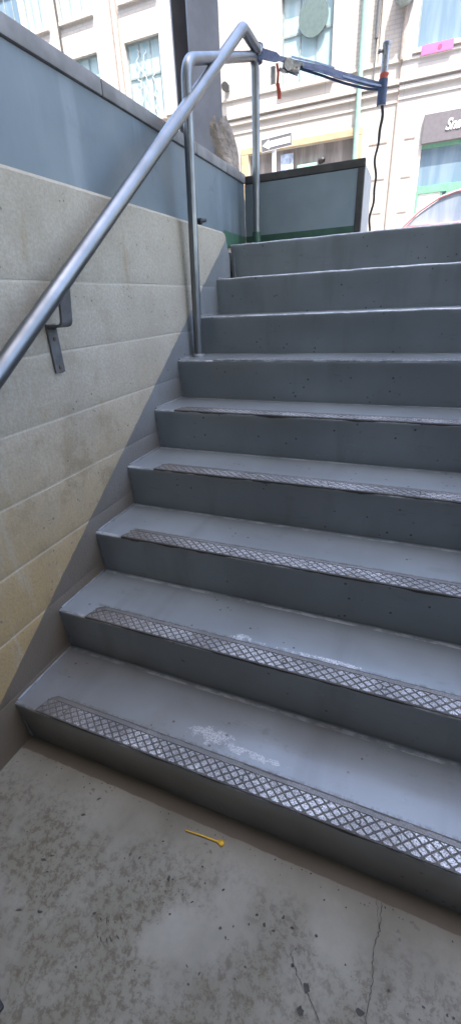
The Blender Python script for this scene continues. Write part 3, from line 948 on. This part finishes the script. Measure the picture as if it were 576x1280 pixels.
obj('poster', bm, M['poster'], fs)
bm = bmesh.new(); box(bm, -2.66, -2.10, FY + .02, FY + .09, 4.50, 4.69, 0, .02)
mo = obj('mint_box', bm, M['mint'], loc=(-2.38, FY + .05, 4.5)); tag(mo, 'mint green box on the frame of the dim shop window', 'box')
bm = bmesh.new()
tube(bm, [(-2.05, FY + .04, 4.70), (-1.95, FY + .02, 4.72), (-1.90, FY, 4.70)], [.07, .08, .05], 10)
mk = obj('dark_lamp', bm, M['black'], loc=(-2.0, FY, 4.7), smooth=50); tag(mk, 'small dark lamp head beside the mint green box', 'lamp')
bm = bmesh.new(); box(bm, -10.99, -9.61, FY + .10, FY + .16, SW, 4.29)
obj('door', bm, M['doorgreen'], bA)
bm = bmesh.new()
tube(bm, [(-9.94, FY - .06, SW), (-9.94, FY - .06, TOP)], .030, 8)
obj('downpipe', bm, M['frame'], bA, smooth=60)
bm = bmesh.new()
tube(bm, [(-1.07, FY - .09, SW), (-1.07, FY - .09, TOP)], .062, 10)
obj('green_pipe', bm, M['pipe'], bA, smooth=60)
bm = bmesh.new()
tube(bm, [(-.75, FY - .08, 6.85), (-.74, FY - .08, 7.6), (-.72, FY - .08, TOP)], [.045, .05, .05], 8); tube(bm, [(-.75, FY - .05, 6.0), (-.75, FY - .06, 6.9)], .016, 6)
obj('conduit', bm, M['signdark'], bA, smooth=60)
bm = bmesh.new(); tube(bm, [(-5.10, FY - .10, SW), (-5.10, FY - .10, TOP)], .045, 8)
obj('white_pipe', bm, M['whiteframe'], bA, smooth=60)
# round dark disc hung in the upper window
bm = bmesh.new(); tube(bm, [(-2.33, FY + .03, 7.58), (-2.33, FY + .055, 7.58)], .37, 40)
o = obj('round_disc', bm, M['disc'], smooth=40, loc=(-2.33, FY + .04, 7.58)); tag(o, 'round dark green disc in front of the upper window glass', 'disc')
# reflections in the window left of the column, imitated by wavy pale tubes
bm = bmesh.new()
for xk, zt_, ph in ((-7.45, 7.95, 0), (-7.22, 7.9, 1.3), (-6.95, 7.4, 2.2)):
    tube(bm, [(xk + .05*math.sin(k*.9 + ph) + .03*math.sin(k*2.3), FY + .085, zt_ - 1.45*k/30) for k in range(31)], .008, 5)
o = obj('reflection_tubes', bm, M['whiteframe'], smooth=60, loc=(-7.2, FY + .08, 6.4)); tag(o, 'white squiggly tubes imitating reflections in the window left of the column', 'reflections')
def wall_lamp(x, z, s, label):
    t = thing('wall_lamp', label, 'wall lamp', (x, FY, z), 'lamps on the brick facade')
    bm = bmesh.new(); box(bm, x - .05*s, x + .05*s, FY - .05, FY + .01, z - .06*s, z + .06*s, 0, .01); obj('mount', bm, M['signdark'], t)
    bm = bmesh.new(); tube(bm, [(x, FY - .05, z + .02), (x, FY - .13, z + .03), (x, FY - .19, z - .01*s)], [.03*s, .05*s, .09*s], 12); obj('lamp_head', bm, M['signdark'], t, smooth=60)
wall_lamp(-4.97, 8.08, 1.2, 'dark wall lamp on brick beside the white pipe, just right of the column')
wall_lamp(-4.66, 6.62, 1.2, 'dark wall lamp low on the facade above the beige bundle')

# white stone building with the snack shop
bB = thing('white_building', 'white stone shop building to the right of the brick one', 'building', (6, FY, SW))
winG = [(.17, 1.75, 6.52, 8.35)] + [(2.6 + 2.4*k, 4.2 + 2.4*k, 6.52, 8.35) for k in range(4)] + [(.17 + 2.43*k, 1.75 + 2.43*k, 9.2, 11.0) for k in range(5)]
shopB = (.57, 3.6, SW, 4.68)
bm = bmesh.new()
wall_with_holes(bm, XB + .004, 14, SW - .05, TOP - 1, FY - .015, winG + [shopB], .235)
box(bm, XB + .004, 14, FY + .22, FY + 8, SW - .05, TOP - 1)
obj('wall', bm, M['white'], bB)
bm = bmesh.new()
for za, zb, pr in ((6.345, 6.39, .03), (5.95, 6.02, .085), (5.82, 5.90, .055), (5.64, 5.68, .02)):
    box(bm, XB + .006, 14, FY - .015 - pr, FY, za, zb, 0, .006)
obj('cornice', bm, M['white'], bB)
for z in (3.31, 4.07, 4.86):
    bm = bmesh.new(); box(bm, .13, .38, FY - .026, FY, z - .012, z + .012)
    obj('stone_joint', bm, M['groove'], bB)
bm = bmesh.new(); box(bm, XB - .012, XB + .012, FY - .04, FY, SW, 6.34); tube(bm, [(-.13, FY - .06, 6.36), (-.13, FY - .06, TOP - 1)], .045, 8)
obj('corner_seam', bm, M['groove'], bB)
bm = bmesh.new(); box(bm, -.38, .02, FY - .26, FY - .02, 7.34, 7.75, 0, .02); tube(bm, [(-.18, FY - .14, 7.27), (-.18, FY - .14, 7.34)], [.10, .16], 12)
ob = obj('junction_box', bm, M['winframe'], smooth=40, loc=(-.18, FY, 7.3)); tag(ob, 'grey junction box on the seam between the two facades', 'box')
for w in winG: window(bB, w, (.5,) if w[0] > 1 else (), (), fr='whiteframe' if w[0] > 1 else 'winframe', gl='glassb', bar=.03)
# shop front
bm = bmesh.new(); box(bm, .575, 3.595, FY + .05, FY + .065, SW, 4.676)
g_ = obj('shop_glazing', bm, M['glassb'], bB)
bm = bmesh.new()
box(bm, .575, 3.595, FY - .01, FY + .048, 4.60, 4.676); box(bm, .575, 3.595, FY - .02, FY + .048, 3.66, 3.82); box(bm, 1.30, 1.56, FY - .02, FY + .048, SW, 3.658); box(bm, .575, .63, FY - .02, FY + .048, SW, 3.658); box(bm, 1.16, 1.20, FY - .01, FY + .048, SW, 3.658)
obj('shopfront_frame', bm, M['doorgreen'], bB)
bm = bmesh.new(); box(bm, .633, 1.157, FY + .01, FY + .046, SW, 3.655); 
dr = obj('door', bm, M['signwhite'], bB)
bm = bmesh.new(); tube(bm, [(1.10, FY - .03, 2.5), (1.10, FY - .03, 2.9)], .015, 8); obj('handle', bm, M['chrome'], dr)
bm = bmesh.new(); box(bm, 1.563, 2.6, FY + .01, FY + .046, SW, 3.655); obj('window_blind', bm, M['signwhite'], bB)
sg = thing('shop_sign', 'dark grey shop sign with white script letters over the green shopfront', 'sign', (1.9, FY, 4.7))
bm = bmesh.new(); box(bm, .55, 3.3, FY - .09, FY - .018, 4.683, 5.25, 0, .006)
obj('board', bm, M['signgrey'], sg)
fc = bpy.data.curves.new('lettering', 'FONT'); fc.body = 'Snack'; fc.size = .30; fc.shear = .35; fc.extrude = .006; fc.offset = .006
fc.materials.append(M['signwhite'])
ft = bpy.data.objects.new('text_source', fc); link(ft)
bpy.context.view_layer.update()
ft.scale = (1, 1, 1)
lm = bpy.data.meshes.new_from_object(ft.evaluated_get(bpy.context.evaluated_depsgraph_get()))
bpy.data.objects.remove(ft)
fo = bpy.data.objects.new('lettering', lm)
link(fo, sg); fo.scale = (.78, 1, 1); fo.rotation_euler = (R(90), 0, 0); fo.location = Vector((1.06, FY - .098, 4.885)) - Vector((1.9, FY, 4.7))
bm = bmesh.new(); box(bm, .30, .985, FY - .075, FY - .066, 6.355, 6.525)
pk = thing('pink_notice', 'bright pink notice hung below the blue upper window', 'notice', (.64, FY - .05, 6.36))
obj('card', bm, M['pink'], pk)
bm = bmesh.new(); tube(bm, [(.70, FY - .08, 6.44), (.70, FY - .077, 6.44)], .045, 14); obj('mark', bm, M['pinkd'], pk)

# one-way sign at the far kerb
ow = thing('one_way_sign', 'grey one way sign with white arrow pointing left on a white post', 'sign', (-2.88, 12.53, SW))
bm = bmesh.new(); tube(bm, [(-2.88, 12.53, SW), (-2.88, 12.53, 4.80)], .055, 10)
obj('post', bm, M['signwhite'], ow, smooth=50)
Tm = Matrix.Translation((-2.80, 12.46, 4.845)) @ Matrix.Rotation(R(-3), 4, 'Y')
bm = bmesh.new(); b2 = bmesh.new(); box(b2, -.40, .40, -.006, .006, -.132, .132, 0, .004); merge(bm, b2, Tm)
pf = obj('plate', bm, M['signdark'], ow)
bm = bmesh.new(); b2 = bmesh.new()
prism(b2, [(-.37, 0), (-.19, .10), (-.19, .060), (.36, .060), (.36, -.060), (-.19, -.060), (-.19, -.10)], 'y', -.0095, -.0065); merge(bm, b2, Tm)
obj('arrow', bm, M['signwhite'], ow)
bm = bmesh.new(); b2 = bmesh.new()
for a in ((-.395,.395,.122,.128),(-.395,.395,-.128,-.122),(-.395,-.389,-.1215,.1215),(.389,.395,-.1215,.1215)): box(b2, a[0], a[1], -.0085, -.0065, a[2], a[3])
merge(bm, b2, Tm); obj('border', bm, M['signwhite'], ow)

# ------------------------------------------------------------------ red car parked at the far kerb
cy0, cy1 = 9.45, 11.15
rz0 = ST - .02
car = thing('parked_car', 'pinkish red hatchback parked across the street in front of the snack shop', 'car', (2.0, 10.3, rz0))
bodyp = [(-.25, .28), (-.33, .55), (-.28, .78), (.1, .90), (.66, .98), (3.75, .98), (3.85, .75), (3.86, .4), (3.8, .28)]
def car_section(bm, prof, inset0, mi=0):
    prism(bm, [(x, rz0 + z) for x, z in prof], 'y', cy0 + inset0, cy1 - inset0, mi)
bm = bmesh.new(); b2 = bmesh.new(); car_section(b2, bodyp, 0)
bmesh.ops.bevel(b2, geom=b2.edges[:], offset=.05, segments=3, affect='EDGES'); merge(bm, b2)
obj('body', bm, M['carpaint'], car, smooth=40)
gh = [(.52, .96), (.80, 1.20), (1.12, 1.385), (1.40, 1.455), (1.9, 1.49), (2.7, 1.47), (3.3, 1.36), (3.72, .96)]
bm = bmesh.new()
tubep = [(x, rz0 + z) for x, z in gh]
for yy_ in (cy0 + .16, cy1 - .16):
    tube(bm, [(x, yy_, z) for x, z in tubep], .022, 8)
prism(bm, [(x, z + .02) for x, z in tubep[2:7]] + [(x, z - .015) for x, z in tubep[2:7]][::-1], 'y', cy0 + .16, cy1 - .16)
for xx in (1.9,):
    for yy_ in (cy0 + .15, cy1 - .15): box(bm, xx - .04, xx + .04, yy_ - .02, yy_ + .02, rz0 + .96, rz0 + 1.46)
obj('roof', bm, M['carpaint'], car, smooth=45)
bm = bmesh.new(); b2 = bmesh.new()
prism(b2, [(x*.985 + .03, z - .022) for x, z in tubep], 'y', cy0 + .165, cy1 - .165); merge(bm, b2)
obj('window', bm, M['carglass'], car)
wheel0 = None
for wx in (.50, 3.1):
    for wy in (cy0 + .10, cy1 - .10):
        bm = bmesh.new(); tube(bm, [(wx, wy - .10, rz0 + .31), (wx, wy - .085, rz0 + .31), (wx, wy + .085, rz0 + .31), (wx, wy + .10, rz0 + .31)], [.29, .31, .31, .29], 28)
        wh = obj('wheel', bm, M['tyre'], car, smooth=40)
        s = -1 if wy < 10 else 1
        bm = bmesh.new(); tube(bm, [(wx, wy + s*.09, rz0 + .31), (wx, wy + s*.106, rz0 + .31)], .20, 20); obj('rim', bm, M['rim'], wh)
for wy in (cy0 + .25, cy1 - .25):
    bm = bmesh.new(); box(bm, -.345, -.22, wy - .14, wy + .14, rz0 + .60, rz0 + .74, 0, .03); obj('headlight', bm, M['lamp'], car, smooth=40)
bm = bmesh.new(); box(bm, 1.02, 1.14, cy0 - .16, cy0 + .02, rz0 + .86, rz0 + .97, 0, .03); obj('wing_mirror', bm, M['carpaint'], car, smooth=40)

# ------------------------------------------------------------------ small things on the floor
bm = bmesh.new()
a, b = Vector((.640, -.061, .004)), Vector((.742, -.0535, .004))
tube(bm, [a, a*.6 + b*.4 + Vector((0, .0012, 0)), b], [.0020, .0022, .0024], 8)
yo = thing('yellow_stirrer', 'small yellow plastic stirrer with round head lying on the floor', 'stirrer', (.69, -.057, 0))
obj('shaft', bm, M['yellow'], yo, smooth=60)
bm = bmesh.new()
tube(bm, [b + Vector((.004, 0, -.0035)), b + Vector((.004, 0, .0012)), b + Vector((.004, 0, .0035))], [.0078, .0085, .0060], 12)
tube(bm, [b + Vector((-.004, .004, -.001)), b + Vector((-.004, -.004, -.001))], .003, 8)
obj('head', bm, M['yellow'], yo, smooth=60)

bm = bmesh.new(); b2 = bmesh.new()
box(b2, -.60, 0, -.40, 0, .0015, .012, 0, .004)
for k in range(24): box(b2, -.585, -.015, -.39 + .016*k, -.382 + .016*k, .0115, .0145)
merge(bm, b2, Matrix.Translation((.435, -.495, 0)) @ Matrix.Rotation(R(-15), 4, 'Z'))
o = obj('rubber_mat', bm, M['mat'], loc=(.15, -.62, 0)); tag(o, 'black rubber floor mat at the corner of the floor', 'mat')

# ------------------------------------------------------------------ camera
r = Vector((.92679458, .37305794, -.04335416)); u = Vector((-.13036036, .42780016, .89442339)); f = Vector((-.35221866, .82329508, -.44511484))
cam = bpy.data.cameras.new('camera'); co = bpy.data.objects.new('camera', cam); link(co)
mw = Matrix.Identity(4)
for i in range(3): mw[i][0], mw[i][1], mw[i][2] = r[i], u[i], -f[i]
mw.translation = Vector((1.05495, -.602969, 1.319374))
co.matrix_world = mw
cam.sensor_fit = 'VERTICAL'; cam.sensor_height = 24; cam.lens = 526.46459/1280*24
cam.clip_start = .02; cam.clip_end = 800
scene.camera = co

# ------------------------------------------------------------------ light
EL, AZ = 68, 40            # sun high, behind the viewer and a little to the right
d = Vector((math.sin(R(AZ))*math.cos(R(EL)), -math.cos(R(AZ))*math.cos(R(EL)), math.sin(R(EL))))   # towards the sun
sl = bpy.data.lights.new('sun', 'SUN'); sl.energy = 2.0; sl.angle = R(.5); sl.color = (1, .95, .87)
so = bpy.data.objects.new('sun', sl); link(so); so.rotation_euler = d.to_track_quat('Z', 'Y').to_euler(); so.location = (4, -6, 12)
w = bpy.data.worlds.new('World'); scene.world = w; w.use_nodes = True
nt = w.node_tree
sky = nt.nodes.new('ShaderNodeTexSky'); sky.sky_type = 'NISHITA'; sky.sun_disc = False
sky.dust_density = 2.5; sky.air_density = 1.0; sky.ozone_density = .8; sky.sun_elevation = R(EL); sky.sun_rotation = math.atan2(d.x, d.y)
bg = nt.nodes['Background']; bg.inputs[1].default_value = .15
nt.links.new(sky.outputs[0], bg.inputs[0])
vs = scene.view_settings
vs.view_transform = 'Standard'; vs.look = 'None'; vs.gamma = 1; vs.use_curve_mapping = False
vs.exposure = 2.95
scene.cycles.max_bounces = 8; scene.cycles.diffuse_bounces = 5
